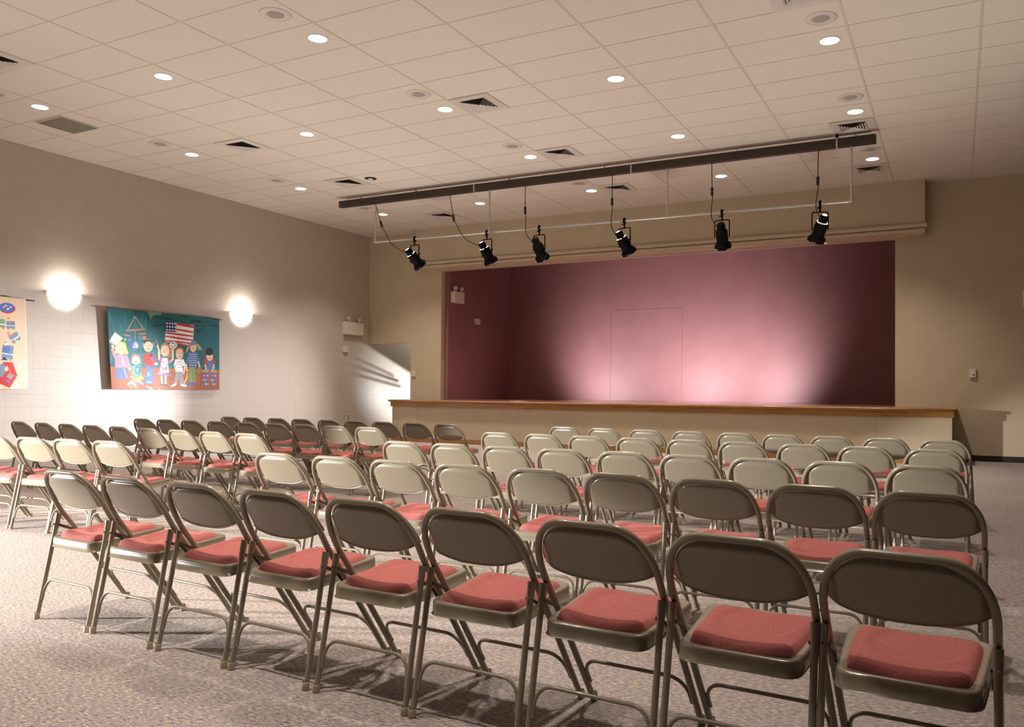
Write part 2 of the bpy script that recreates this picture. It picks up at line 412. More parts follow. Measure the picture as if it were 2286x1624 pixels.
ORD = ['first', 'second', 'third', 'fourth', 'fifth', 'sixth', 'seventh', 'eighth', 'ninth']
RX = {
 'A': (-.0490, 2.262, [-3.832,-3.367,-2.887,-2.420,-1.944,-1.485,-1.022,-.568,-.125]),
 'B': (-.0201, 3.707, [-3.804,-3.324,-2.870,-2.409,-1.937,-1.486,-1.025,-.564,-.112]),
 'C': (-.0250, 5.057, [-3.866,-3.401,-2.929,-2.473,-2.000,-1.549,-1.090,-.631,-.164]),
 'D': (-.0441, 6.612, [-3.95,-3.464,-2.989,-2.508,-2.038,-1.578,-1.096,-.632,-.155]),
 'E': (-.0826, 7.944, [-3.952,-3.461,-2.955,-2.463,-1.973,-1.517,-1.059,-.590,-.115]),
 'BL': (.0520, 4.244, [-7.48,-7.01,-6.541,-6.101,-5.660]),
 'CL': (-.0737, 4.855, [-9.53,-9.03,-8.543,-8.077,-7.597,-7.107,-6.613,-6.137,-5.636]),
 'DL': (-.0212, 6.764, [-9.304,-8.853,-8.396,-7.919,-7.441,-6.970,-6.521,-6.065,-5.594]),
 'EL': (-.0313, 7.898, [-9.11,-8.663,-8.182,-7.737,-7.263,-6.808,-6.351,-5.865,-5.390]),
}
ROWN = {'A': 'nearest row', 'B': 'second nearest right-block row', 'C': 'middle right-block row',
        'D': 'second farthest right-block row', 'E': 'farthest right-block row',
        'BL': 'nearest left-block row', 'CL': 'second left-block row', 'DL': 'third left-block row', 'EL': 'farthest left-block row'}
proto = None
for key in ('A','B','C','D','E','BL','CL','DL','EL'):
    s_, y0, xs = RX[key]; N = len(xs)
    for i, x in enumerate(xs):
        if key == 'BL':
            pos = ['just off the left edge, legs showing', 'cut by the left edge', 'third from its aisle end', 'second from its aisle end', 'aisle end chair'][i]
        else:
            pos = 'leftmost chair' if i == 0 else 'rightmost chair' if i == N-1 else ORD[i]+' from the left'
            if i == 4: pos = 'exact middle chair'
            elif i > 4 and i < N-1: pos = ORD[N-1-i]+' from the right'
        lab = f'beige folding chair, red seat, {pos}, {ROWN[key]}'
        if key == 'A' and i >= 6: lab = f'folding chair with dark shadowed back, red seat, {pos}, nearest row'
        rz = math.atan(s_)+random.uniform(-0.012, 0.012)
        loc = (x, y0+s_*x, 0)
        grp = 'folding chairs in the ' + ('left block' if 'L' in key else 'right block')
        if proto is None:
            proto = make_chair(lab, grp); proto.scale = (0.98, 1, 1); proto.location = loc; proto.rotation_euler = (0,0,rz)
        else: dup(proto, loc, rz, lab, grp)

# ------------------------------------------------------------------ ceiling fixtures
LX = [-10.965, -8.53, -6.097, -3.648, -1.21]; LY = [6.58, 9.01, 11.445, 13.885]
colname = ['nearest the left wall', 'second from the left wall', 'in the middle file', 'second from the right', 'rightmost']
rowname = ['top row', 'second row from the top of the photo', 'third row, before the black raceway', 'lowest row, beyond the raceway']
first = None
for j, y in enumerate(LY):
    for i, x in enumerate(LX):
        if j == 0 and i > 2: continue
        if j == 2 and i == 1: continue
        lab = f'round recessed downlight {colname[i]}, {rowname[j]}'
        if first is None:
            first = thing('downlight', lab, 'ceiling light', (x, y, CZ), 0, 'recessed ceiling downlights')
            MB().lathe([(0.098,-0.003),(0.100,-0.006),(0.108,-0.006),(0.112,-0.002),(0.112,0.0)], 32).obj('trim_ring', M['louver'], first)
            MB().add([(0.099*math.cos(2*PI*k/32), 0.099*math.sin(2*PI*k/32), -0.0045) for k in range(32)], [tuple(reversed(range(32)))]).obj('lens', M['disc'], first)
        else: dup(first, (x, y, CZ), 0, lab)

SP = [(-6.09,5.97,'topmost speaker, left of the big downlight'), (-6.09,8.397,'beside the four-way vent in upper centre'), (-1.214,8.437,'large one near the top right'),
      (-1.208,10.861,'above the vent at right'), (-10.935,8.397,'next to the left wall, second along'), (-6.08,10.823,'in mid ceiling left of a vent'),
      (-10.94,10.805,'third along the left wall'), (-1.196,13.313,'behind the right end of the raceway'), (-6.077,13.286,'between raceway and bulkhead, middle'),
      (-10.99,6.03,'cut by the left edge of the photo'), (-10.928,13.241,'under the left end of the raceway')]
first = None
for x, y, nm in SP:
    lab = 'round grey ceiling speaker, ' + nm
    if first is None:
        first = thing('ceiling_speaker', lab, 'speaker', (x, y, CZ), 0, 'round ceiling speakers')
        MB().lathe([(0.085,-0.006),(0.100,-0.010),(0.150,-0.008),(0.160,-0.002),(0.160,0)], 32).obj('outer_ring', M['louver'], first)
        MB().lathe([(0,-0.008),(0.082,-0.007),(0.086,-0.004)], 32).obj('grille', M['spkgrey'], first)
    else: dup(first, (x, y, CZ), 0, lab)

def diffuser_parts(root):
    H = 0.3
    MB().box(-H+0.008, H-0.008, -H+0.008, H-0.008, -0.006, 0.0).obj('panel', M['louver'], root)
    MB().box(-0.178, 0.178, -0.178, 0.178, -0.0085, -0.0062).obj('throat', M['dark'], root)
    lv = MB()
    for k in range(5):   # concentric sloping blades, each side throws outwards
        o = 0.178-0.034*k; i_ = o-0.021
        zo, zi = -0.010, -0.034
        # inner edge of each blade hangs lower so the far sides stay open and dark from below
        ring_o = [(-o,-o,zo-0.010),(o,-o,zo-0.010),(o,o,zo-0.010),(-o,o,zo-0.010)]
        ring_i = [(-i_,-i_,zo),(i_,-i_,zo),(i_,i_,zo),(-i_,i_,zo)]
        vs = ring_o+ring_i
        lv.add(vs, [(q, (q+1) % 4, 4+(q+1) % 4, 4+q) for q in range(4)])
        lv.add([(x, y, z+0.0015) for x, y, z in vs], [(4+q, 4+(q+1) % 4, (q+1) % 4, q) for q in range(4)])
    lv.obj('louvre_blades', M['louver'], root)
DF = [(-2,-1.5,1,2,'below the centre downlight'), (-5.5,-5,1,2,'nearest the left wall, upper'), (-2,-1.5,5,6,'in mid ceiling above the raceway'), (-5.5,-5,5,6,'left of the small eyeball light'),
      (1.5,2,6,7,'right, just above the raceway end'), (1.5,2,10,11,'lowest one at right'), (-2,-1.5,9,10,'beyond the raceway, middle'), (-5.5,-5,10,11,'beyond the raceway, left'),
      (-5.5,-5,-5,-4,'cut by the left edge'), (1.5,2,-1,0,'cut by the top edge at right')]
first = None
for i0, i1, j0, j1, nm in DF:
    x = GX+(i0+i1)/2*TX; y = GY+(j0+j1)/2*TY; lab = 'square four-way ceiling air vent, '+nm
    if first is None:
        first = thing('ceiling_vent', lab, 'vent', (x, y, CZ-0.004), 0, 'square ceiling air vents'); diffuser_parts(first)
    else: dup(first, (x, y, CZ-0.004), 0, lab)
# the stub T bars that split the vent tiles
# return grille
rg = thing('return_grille', 'dark olive square return air grille near the left wall', 'vent', (GX-6.5*TX+0.01, GY-1.48*TY, CZ-0.004))
MB().box(-0.30, 0.30, -0.285, 0.285, -0.006, 0).box(0,0.001,0,0.001,-0.005,-0.004).obj('frame', M['louver'], rg)
q = MB()
for k in range(22):
    y = -0.26+0.0245*k; q.add([(-0.275,y,-0.007),(0.275,y,-0.007),(0.275,y+0.020,-0.013),(-0.275,y+0.020,-0.013)], [(3,2,1,0)])
q.box(-0.275, 0.275, -0.262, 0.275, -0.0072, -0.0065)
q.obj('grille_slats', M['return'], rg)
# eyeball light
eb = thing('eyeball_light', 'small unlit dark recessed eyeball light beside a vent', 'ceiling light', (-9.30, 11.42, CZ))
MB().lathe([(0,-0.006),(0.085,-0.006),(0.105,-0.004),(0.108,0)], 24).obj('trim_ring', M['dark'], eb)
MB().lathe([(0.0,-0.036),(0.02,-0.034),(0.04,-0.022),(0.046,-0.008)], 20).obj('lamp_bulb', M['white'], eb)

# ------------------------------------------------------------------ raceway, batten, stage spotlights
YT = 12.30
rw = thing('lighting_raceway', 'long dark brown electrical raceway hung below the ceiling', 'raceway', (-5.9, YT, 4.74))
X0, X1 = -10.752+5.9, -1.022+5.9
MB().box(X0, X1, -0.05, 0.05, -0.055, 0.07).obj('housing', M['raceway'], rw, 0.004)
for px in (-7.66, -4.69, -1.545):
    MB().box(px+5.9-0.012, px+5.9+0.012, -0.053, 0.053, -0.058, 0.073).obj('joint_cover', M['cap'], rw)
s_ = MB().box(-10.68+5.9, -1.10+5.9, 0.078, 0.108, 0.141, 0.157)
for px in (-10.3, -9.0, -7.0, -5.2, -3.0, -1.3): s_.box(px+5.9-0.004, px+5.9+0.004, 0.046, 0.092, 0.05, 0.145)
s_.obj('mounting_channel', M['galv'], rw)
MB().lathe([(0,-0.02),(0.030,-0.02),(0.018,0.03),(0.020,0.10),(0,0.10)], 14, M=Matrix.Translation((-1.55+5.9, 0.02, 0.06))).obj('supply_conduit', M['blackmetal'], rw)

bt = thing('pipe_batten', 'galvanised pipe batten hanging on four pipe drops under the raceway', 'pipe', (-5.62, YT, 3.94))
MB().tube([(-9.882+5.62,0,0.009), (-1.36+5.62,0,-0.022-0.025)], 0.020, 12).obj('batten', M['galv'], bt)
zb = lambda X: 0.009-0.056*(X+9.882)/8.522
for px in (-9.885, -7.36, -4.09, -1.352):
    h = MB().tube([(px+5.62,0,zb(px)+0.02), (px+5.62,0,0.745)], 0.016, 12)
    h.obj('drop_pipe', M['galv'], bt)
    e_ = MB().lathe([(0.02,-0.032),(0.027,-0.03),(0.027,0.03),(0.02,0.045)], 14, M=Matrix.Translation((px+5.62,0,zb(px)+0.012)))
    if px > -9 and px < -2: e_.tube([(px+5.62-0.05,0,zb(px)), (px+5.62+0.05,0,zb(px))], 0.026, 12)
    else:
        s1 = 1 if px < -5 else -1
        e_.tube([(px+5.62+s1*0.06,0,zb(px)), (px+5.62+s1*0.02,0,zb(px)), (px+5.62,0,zb(px)+0.03)], 0.027, 12)
    e_.obj('pipe_fitting', M['galv'], bt)

def bez(P, n_=16):
    P = [Vector(p) for p in P]; out = []
    pts = [2*P[0]-P[1]] + P + [2*P[-1]-P[-2]]
    for i in range(1, len(pts)-2):
        p0, p1, p2, p3 = pts[i-1:i+3]
        for k in range(n_):
            t_ = k/n_
            out.append(0.5*((2*p1)+(-p0+p2)*t_+(2*p0-5*p1+4*p2-p3)*t_*t_+(-p0+3*p1-3*p2+p3)*t_**3))
    out.append(P[-1]); return out
SPOT = [  # clamp x, aim direction, lit, cable top x, plug x/z
 (-8.965, (0.33,0.62,-0.71), 1, -9.894, (-9.738,4.28), 'leftmost stage spotlight, glowing vents'),
 (-7.409, (0.234,0.50,-0.83), 1, -8.202, (-8.11,4.254), 'second stage spotlight from the left, glowing vents'),
 (-6.367, (0.111,0.592,-0.799), 0, -6.645, (-6.64,4.255), 'third stage spotlight from the left, dark'),
 (-4.814, (0.311,0.493,-0.813), 1, -5.031, (-5.027,4.245), 'fourth stage spotlight from the left, glowing vents'),
 (-3.215, (-0.043,0.545,-0.837), 0, -3.379, (-3.37,4.242), 'fifth stage spotlight from the left, dark'),
 (-1.777, (-0.36,0.42,-0.83), 2, -1.803, (-1.809,4.236), 'rightmost stage spotlight with brightest glowing cap')]
for cx_, dv, lit, ctx, (plx, plz), nm in SPOT:
    zc = 3.94+zb(cx_)
    o = thing('stage_spotlight', 'black '+nm+' on the pipe', 'spotlight', (cx_, YT, zc), 0, 'stage spotlights on the pipe')
    d_ = Vector(dv).normalized()
    pan = math.atan2(-dv[0], dv[1])*0.35
    Rz = Matrix.Rotation(pan, 4, 'Z')
    cl = MB().box(-0.016,0.016,-0.030,0.030,-0.036,0.030)
    cl.lathe([(0,0.028),(0.020,0.030),(0.020,0.046),(0,0.048)], 12)
    cl.tube([(0,0,-0.03), (0,0,-0.125)], 0.013, 10)
    cl.tube([(-0.045,0,-0.055), (0.015,0,-0.055)], 0.010, 8)
    cl.obj('clamp', M['blackmetal'], o)
    yw, yt, yb_ = 0.112, -0.120, -0.38
    yk = MB()
    P = [(-yw,0,yb_), (-yw,0,yt-0.02), (-yw+0.015,0,yt), (yw-0.015,0,yt), (yw,0,yt-0.02), (yw,0,yb_)]
    for a_, b_ in zip(P[:-1], P[1:]): yk.tube([a_, b_], 0.0085, 8, flat=1.4)
    yk.obj('yoke', M['blackmetal'], o).matrix_local = Rz
    # housing: local z axis along the aim, centre at pivot
    Q = d_.to_track_quat('Z', 'X').to_matrix().to_4x4()
    Mx = Matrix.Translation((0,0,-0.365)) @ Q @ Matrix.Diagonal((1.12,1.12,1.16,1))
    h = MB()
    prof = [(0.0,-0.185),(0.040,-0.185),(0.050,-0.175),(0.055,-0.165),(0.056,-0.095),(0.074,-0.085),(0.080,-0.070),(0.082,0.03),(0.078,0.035),(0.080,0.10),(0.086,0.11),(0.086,0.125)]
    h.lathe(prof, 24)
    oc = [(0.118*math.cos(PI/8+k*PI/4), 0.118*math.sin(PI/8+k*PI/4)) for k in range(8)]
    n8 = 8
    vs = [(x*0.72, y*0.72, 0.085) for x, y in oc]+[(x, y, 0.125) for x, y in oc]+[(x, y, 0.165) for x, y in oc]+[(x*0.8, y*0.8, 0.163) for x, y in oc]
    h.add(vs, [(r_*n8+k, r_*n8+(k+1) % n8, (r_+1)*n8+(k+1) % n8, (r_+1)*n8+k) for r_ in range(3) for k in range(n8)])
    h.tube([(0.07,0,0.0), (0.125,0,0.0)], 0.010, 8); h.tube([(-0.07,0,0.0), (-0.11,0,0.0)], 0.010, 8)
    h.box(0.118,0.134,-0.020,0.020,-0.006,0.006)
    ho = h.obj('lamp_housing', M['blackmetal'], o); ho.matrix_local = Mx
    fr = MB().box(-0.10,0.10,-0.10,0.10,0.150,0.154).obj('colour_frame', M['galv'], o); fr.matrix_local = Mx
    MB().add([(x*0.8, y*0.8, 0.162) for x, y in oc], [tuple(range(8))]).obj('front_lens', M['dark'], o).matrix_local = Mx
    if lit:
        vt = MB()
        for k in range(16):
            q = 2*PI*k/16
            m_ = Matrix.Rotation(q, 4, 'Z') @ Matrix.Translation((0.067,0,-0.090)) @ Matrix.Rotation(-0.55, 4, 'Y')
            if k % 8 != 5: vt.lathe([(0.0085,0),(0.0070,-0.003),(0,-0.0036)], 8, M=m_)
        vt.obj('vent_slots', M['glow'], o).matrix_local = Mx
        cp = MB().lathe([(0,-0.192),(0.028,-0.190),(0.036,-0.184)] if lit == 2 else [(0.008,-0.1885),(0.030,-0.1875),(0.036,-0.184)], 18)
        cp.obj('rear_cap', M['glow'] if lit else M['blackmetal'], o).matrix_local = Mx
    # power cable
    tail = Mx @ Vector((-0.03,-0.045,-0.13))
    A = Vector((ctx-cx_, 0.0, 4.69-zc)); B = Vector((plx-cx_, -0.01, plz-zc))
    dirp = (B-A).normalized()
    B2 = B+Vector((0.3*(tail.x-B.x)*0.25, 0, -0.09))
    mid = (B2+tail)/2+Vector((-0.05 if tail.x > B.x else 0.02, -0.02, -0.06))
    Cc = MB().tube(bez([A, (A+B)/2, B+(A-B).normalized()*0.03], 6), 0.0065, 8)
    Cc.tube(bez([B+dirp*0.06, B2, mid, tail], 10), 0.0065, 8)
    Cc.lathe([(0,0.01),(0.02,0.008),(0.02,-0.012),(0,-0.014)], 10, M=Matrix.Translation(A))
    co = Cc.obj('power_cable', M['cable'], o)
    MB().tube([B-dirp*0.065, B-dirp*0.055, B-dirp*0.006], [0.013,0.022,0.022], 10).tube([B+dirp*0.006, B+dirp*0.055, B+dirp*0.068], [0.022,0.022,0.012], 10).tube([B-dirp*0.01, B+dirp*0.01], 0.015, 8).obj('plug', M['cable'], co)

# ------------------------------------------------------------------ wall sconces
def sconce(y, label):
    o = thing('wall_sconce', label, 'wall light', (XL, y, 2.665), 0, 'half-bowl wall sconces')
    prof = []
    vs = []; N1, N2 = 20, 12
    for j in range(N2+1):
        t_ = j/N2*PI/2
        rr_ = math.cos(t_); z = -0.225*math.sin(t_)
        for k in range(N1+1):
            a_ = -PI/2+PI*k/N1
            vs.append((0.02+0.150*rr_*math.cos(a_)*1.0, 0.232*rr_*math.sin(a_), z))
    fs = [(j*(N1+1)+k, (j+1)*(N1+1)+k, (j+1)*(N1+1)+k+1, j*(N1+1)+k+1) for j in range(N2) for k in range(N1)]
    MB().add(vs, fs, 0, True).obj('glass_bowl', M['glass'], o)
    MB().tube([(0.012,-0.250,0.004)]+[(0.02+0.162*math.cos(a_), 0.250*math.sin(a_), 0.004) for a_ in [-PI/2+PI*k/16 for k in range(17)]]+[(0.012,0.250,0.004)], 0.012, 8).obj('rim', M['glass'], o)
    MB().box(0.001,0.022,-0.11,0.11,-0.15,0.05).obj('back_plate', M['white'], o)
sconce(8.21, 'glowing half-bowl wall sconce between the two banners')
sconce(11.87, 'glowing half-bowl wall sconce right of the mural banner')

# ------------------------------------------------------------------ small wall devices
def emergency(loc, rz, label, w, h_, dep=0.12):
    o = thing('emergency_light', label, 'emergency light', loc, rz, 'twin-head emergency lights')
    MB().box(-w/2, w/2, -dep, 0.004, 0, h_).obj('battery_box', M['cream'], o, 0.006)
    for s in (-0.30, 0.30):
        Mh = Matrix.Translation((s*w, -dep*0.6, h_+0.075)) @ Matrix.Rotation(PI/2+0.35, 4, 'X')
        hd = MB().lathe([(0,-0.05),(0.035,-0.045),(0.060,-0.01),(0.064,0.03)], 18, M=Mh)
        hd.tube([(s*w, -dep*0.5, h_), (s*w, -dep*0.5, h_+0.045)], 0.010, 8)
        ob = hd.obj('lamp_head', M['cream'], o)
        MB().lathe([(0,0.045),(0.045,0.04),(0.062,0.031)], 18, M=Mh).obj('lens', M['white'], ob)
# rotation: local -y is the outward face
emergency((XL, 15.235, 2.44), PI/2, 'cream emergency light with two lamp heads near the left corner', 0.62, 0.30)
emergency((sx0+0.09, 16.345, 3.22), PI/2, 'emergency light inside the stage on its left side wall', 0.42, 0.27)
emergency((1.20, YF, 2.62), 0, 'emergency light cut off by the right edge of the photo', 0.44, 0.30)
def device(name, label, cat, loc, rz, w, h_, dep, parts, group=None):
    o = thing(name, label, cat, loc, rz, group)
    MB().box(-w/2, w/2, -dep, 0.004, 0, h_).obj('cover', M['cream'], o, 0.004)
    for pn, (a_, b_, c_, d_), mt in parts:
        MB().box(a_, b_, -dep-0.006, -dep+0.001, c_, d_).obj(pn, mt, o)
    return o
device('fire_strobe', 'white fire alarm strobe box under the left wall emergency light', 'alarm', (XL, 15.01, 2.02), PI/2, 0.15, 0.14, 0.06, [('strobe_lens', (-0.045,0.045,0.03,0.11), M['white'])])
device('fire_strobe', 'small strobe box on the maroon side wall inside the stage', 'alarm', (sx0+0.09, 17.3, 2.79), PI/2, 0.22, 0.14, 0.05, [('strobe_lens', (-0.02,0.06,0.01,0.13), M['white'])])
device('wall_outlet', 'white electrical outlet low on the left block wall', 'outlet', (XL, 15.15, 0.41), PI/2, 0.10, 0.14, 0.012, [('socket', (-0.02,0.02,0.025,0.055), M['dark']), ('socket', (-0.02,0.02,0.085,0.115), M['dark'])])
device('wall_switch', 'small cream thermostat left of the stage opening', 'thermostat', (-11.54, YF, 1.46), 0, 0.10, 0.14, 0.045, [('dial', (-0.03,0.03,0.05,0.08), M['white'])])
device('wall_switch', 'cream thermostat on the wall right of the stage', 'thermostat', (0.23, YF, 1.44), 0, 0.10, 0.145, 0.05, [('dial', (0.0,0.03,0.04,0.055), M['dark'])])

# ------------------------------------------------------------------ painted banners (raster of flat painted cloth cells)
PAL = {}
pal_list = []
def pc(name, r_, g_, b_, rough=0.55):
    PAL[name] = len(pal_list); pal_list.append(new_mat('paint_'+name, lin(r_, g_, b_), rough, 0, 0.35))
for a_ in (('teal',14,98,104),('teal_light',34,116,124),('teal_dark',4,52,52),('brown',158,94,66),('rust',196,92,52),('white',236,234,232),('flagred',196,40,36),
           ('navy',38,44,104),('skin',236,196,160),('yellow',228,204,92),('pink',214,134,156),('denim',84,116,176),('green',86,150,112),('olive',134,164,88),
           ('hairbrown',170,122,88),('hairred',172,76,44),('black',20,14,14),('grey',150,146,150),('tan',186,160,104),('lilac',142,126,186),('blue',70,106,196),('orange',226,136,52),
           ('cloth',226,196,166),('blush',208,120,100),('greyblue',118,140,164),('palegreen',120,160,120),('mauve',178,92,140)): pc(*a_)
class Canvas:
    def __init__(s, corners, nu, nv, bg):
        s.nu, s.nv = nu, nv
        u = (np.arange(nu)+0.5)/nu; v = (np.arange(nv)+0.5)/nv; U, V = np.meshgrid(u, v, indexing='ij')
        tl, tr, br, bl = [np.array(c, float) for c in corners]
        P = (1-U)[...,None]*(1-V)[...,None]*tl + U[...,None]*(1-V)[...,None]*tr + U[...,None]*V[...,None]*br + (1-U)[...,None]*V[...,None]*bl
        s.X, s.Y = P[...,0], P[...,1]; s.U, s.V = U, V
        s.a = np.full((nu, nv), PAL[bg], int)
    def ell(s, cx_, cy_, rx, ry, c): s.a[((s.X-cx_)/rx)**2+((s.Y-cy_)/ry)**2 <= 1] = PAL[c]
    def poly(s, pts, c):
        x, y = s.X, s.Y; ins = np.zeros(x.shape, bool); n_ = len(pts)
        for i in range(n_):
            x1_, y1_ = pts[i]; x2_, y2_ = pts[(i+1) % n_]
            if y1_ == y2_: continue
            c_ = ((y1_ > y) != (y2_ > y)) & (x < (x2_-x1_)*(y-y1_)/(y2_-y1_)+x1_); ins ^= c_
        s.a[ins] = PAL[c]
    def line(s, p, q, w_, c):
        p = np.array(p, float); q = np.array(q, float); d = q-p; L2 = d@d
        t_ = np.clip(((s.X-p[0])*d[0]+(s.Y-p[1])*d[1])/L2, 0, 1)
        s.a[np.hypot(s.X-p[0]-t_*d[0], s.Y-p[1]-t_*d[1]) <= w_/2] = PAL[c]
    def face(s, x, y, r_, eyes=True):
        if eyes:
            for sx in (-1, 1): s.ell(x+sx*r_*0.38, y-r_*0.1, r_*0.13, r_*0.11, 'blue')
        s.line((x-r_*0.28, y+r_*0.5), (x+r_*0.28, y+r_*0.5), 6, 'flagred')
    def build(s, pos, name, parent, th=0.0015):
        nu, nv = s.nu, s.nv
        vs = [pos(i/nu, j/nv) for i in range(nu+1) for j in range(nv+1)]
        fs = [(i*(nv+1)+j, i*(nv+1)+j+1, (i+1)*(nv+1)+j+1, (i+1)*(nv+1)+j) for i in range(nu) for j in range(nv)]
        me = bpy.data.meshes.new(name); me.from_pydata(vs, [], fs)
        for m_ in pal_list: me.materials.append(m_)
        me.polygons.foreach_set('material_index', s.a.reshape(-1)); me.polygons.foreach_set('use_smooth', [True]*len(fs)); me.update()
        o = bpy.data.objects.new(name, me); COL.objects.link(o); o.parent = parent
        sd = o.modifiers.new('Solidify', 'SOLIDIFY'); sd.thickness = th; sd.offset = 0
        return o
C = Canvas([(165,585),(1297,692),(1318,1393),(207,1393)], 400, 235, 'teal')
# brush variation of the blackboard ground
rs = np.random.RandomState(3)
for k in range(46):
    x = rs.uniform(170,620); y = rs.uniform(620,1100); C.line((x,y), (x+rs.uniform(-14,14), y+rs.uniform(50,150)), rs.uniform(8,26), 'teal_light' if rs.rand() < 0.55 else 'teal')
for k in range(40):
    x = rs.uniform(560,1290); y = rs.uniform(640,790)+0.09*(x-560); C.line((x,y), (x+rs.uniform(20,80), y+rs.uniform(0,14)), rs.uniform(4,12), 'teal_dark')
C.poly([(430,1060),(620,1000),(650,1190),(420,1190)], 'teal_light'); C.poly([(760,1130),(850,1130),(850,1200),(750,1200)], 'teal_light')
C.poly([(170,1172),(1320,1205),(1320,1400),(190,1400)], 'brown'); C.poly([(170,1168),(1320,1198),(1320,1216),(170,1188)], 'rust')
for k in range(60):
    x = rs.uniform(210,1310); y = rs.uniform(1225,1390); C.line((x,y), (x+rs.uniform(-20,30), y+rs.uniform(-4,16)), rs.uniform(4,10), rs.choice(['rust','brown','hairbrown']))
C.poly([(525,620),(680,628),(668,655),(620,652),(590,665),(568,700),(558,665)], 'palegreen')
# mobile
C.line((424,612),(424,668),6,'black'); C.line((405,705),(360,790),7,'tan'); C.line((435,695),(500,790),7,'tan'); C.ell(419,683,15,15,'grey')
C.line((342,812),(508,797),18,'hairbrown'); C.line((322,854),(372,864),16,'hairbrown'); C.line((462,844),(520,842),18,'hairbrown')
C.line((424,815),(424,912),4,'tan'); C.ell(328,900,13,16,'olive'); C.ell(372,902,16,17,'blue'); C.ell(468,880,15,16,'denim'); C.ell(512,881,18,19,'blush')
C.ell(427,955,36,42,'blue')
for k in range(14): C.ell(427+rs.uniform(-24,24), 955+rs.uniform(-28,28), 8, 6, rs.choice(['olive','white','yellow']))
# flag
C.poly([(716,720),(1016,756),(1006,905),(975,965),(716,915)], 'white')
def fl(x, t_): return (x, 0)
def stripe(xa, ya, xb, yb, h_, c):
    C.poly([(xa,ya),((xa+xb)/2,(ya+yb)/2-3),(xb,yb),(xb-1,yb+h_),((xa+xb)/2,(ya+yb)/2+h_+3),(xa,ya+h_)], c)
stripe(830,730,1016,762,22,'flagred'); stripe(830,790,1010,818,14,'flagred'); stripe(716,823,1006,858,13,'flagred'); stripe(716,858,1004,898,13,'flagred'); stripe(716,900,990,930,12,'flagred'); stripe(830,930,975,955,12,'flagred')
C.poly([(716,716),(828,728),(828,826),(716,818)], 'navy')
for r_ in range(3):
    for k in range(4): C.ell(733+28*k, 737+32*r_+1.5*k, 9, 9, 'white')
# girl with paper
C.poly([(235,830),(308,888),(250,965),(186,920)], 'white'); C.line((192,936),(235,965),6,'grey'); C.line((215,965),(226,985),22,'skin')
C.line((214,1000),(238,1075),24,'pink'); C.poly([(232,1050),(345,1052),(352,1180),(240,1178)], 'pink'); C.line((342,1070),(368,1172),26,'pink'); C.ell(372,1190,14,14,'skin')
C.poly([(250,1180),(300,1176),(290,1292),(240,1285)], 'denim'); C.poly([(303,1176),(345,1180),(360,1292),(300,1296)], 'denim')
C.line((320,1190),(345,1280),7,'white'); C.line((300,1080),(320,1160),7,'white')
C.poly([(232,1040),(248,945),(285,922),(330,930),(345,985),(360,1046)], 'yellow'); C.ell(290,988,42,50,'skin'); C.line((278,1002),(300,1002),7,'blush'); C.ell(295,1044,18,10,'skin')
# seated child
C.poly([(386,1130),(394,1060),(420,1042),(470,1048),(490,1140)], 'hairbrown'); C.ell(435,1108,38,42,'white'); C.ell(435,1108,34,38,'skin'); C.face(435,1104,30)
C.poly([(388,1160),(480,1150),(495,1240),(470,1290),(395,1250)], 'green'); C.ell(452,1202,32,40,'blue'); C.ell(448,1200,14,20,'palegreen'); C.ell(455,1190,7,8,'white')
C.poly([(375,1262),(400,1262),(470,1310),(455,1330)], 'tan'); C.poly([(490,1250),(515,1290),(470,1310),(440,1285)], 'tan'); C.line((355,1350),(395,1315),20,'white'); C.line((405,1318),(430,1360),20,'white'); C.line((475,1320),(500,1345),20,'white'); C.line((345,1362),(360,1350),8,'flagred'); C.line((480,1345),(505,1352),8,'flagred')
# adult in red jumper
C.ell(550,948,55,52,'grey'); C.ell(548,925,46,24,'black'); C.ell(550,968,44,52,'skin'); C.ell(530,945,9,6,'white'); C.ell(570,947,9,6,'white'); C.line((532,990),(572,990),6,'flagred'); C.line((515,958),(540,962),3,'black'); C.line((556,962),(580,958),3,'black')
C.poly([(510,1040),(560,1028),(612,1045),(602,1170),(540,1165),(508,1110)], 'flagred'); C.line((605,1060),(622,1120),22,'flagred'); C.ell(630,1138,20,14,'skin')
C.ell(582,1054,16,16,'navy'); C.line((588,1070),(590,1108),16,'blue'); C.poly([(540,1168),(602,1172),(604,1330),(560,1345),(512,1335),(530,1240)], 'denim')
for k in range(26): C.line((rs.uniform(505,600), rs.uniform(1150,1335)), (rs.uniform(505,600), rs.uniform(1150,1335)), 0.1, 'white')
for k in range(16):
    x = rs.uniform(508,585); y = rs.uniform(1150,1320); C.line((x,y),(x+rs.uniform(6,18),y+rs.uniform(10,30)),rs.uniform(2.5,5),rs.choice(['white','teal_light','greyblue']))
C.line((520,1348),(600,1338),12,'rust'); C.line((540,1362),(592,1392),14,'white')
# girl with brush and palette
C.line((628,905),(650,955),6,'blush'); C.line((640,960),(658,1005),16,'skin'); C.line((658,1005),(660,1092),22,'skin')
C.poly([(672,1040),(680,950),(715,922),(758,945),(782,1000),(775,1075),(750,1070)], 'hairbrown'); C.ell(718,1008,42,56,'skin'); C.face(718,1000,36)
C.line((795,985),(795,1095),20,'skin'); C.line((795,1095),(765,1120),18,'skin'); C.ell(800,952,40,36,'grey'); C.ell(800,952,36,32,'white')
for dx, dy, c in ((-8,-18,'black'),(12,-10,'blue'),(-18,6,'flagred'),(-2,20,'flagred'),(20,10,'palegreen')): C.ell(800+dx,952+dy,9,7,c)
C.poly([(660,1085),(700,1068),(745,1072),(780,1110),(752,1130),(760,1250),(648,1245),(672,1130)], 'mauve'); C.poly([(692,1080),(742,1080),(762,1225),(665,1235)], 'white')
C.line((645,1238),(762,1250),16,'lilac')
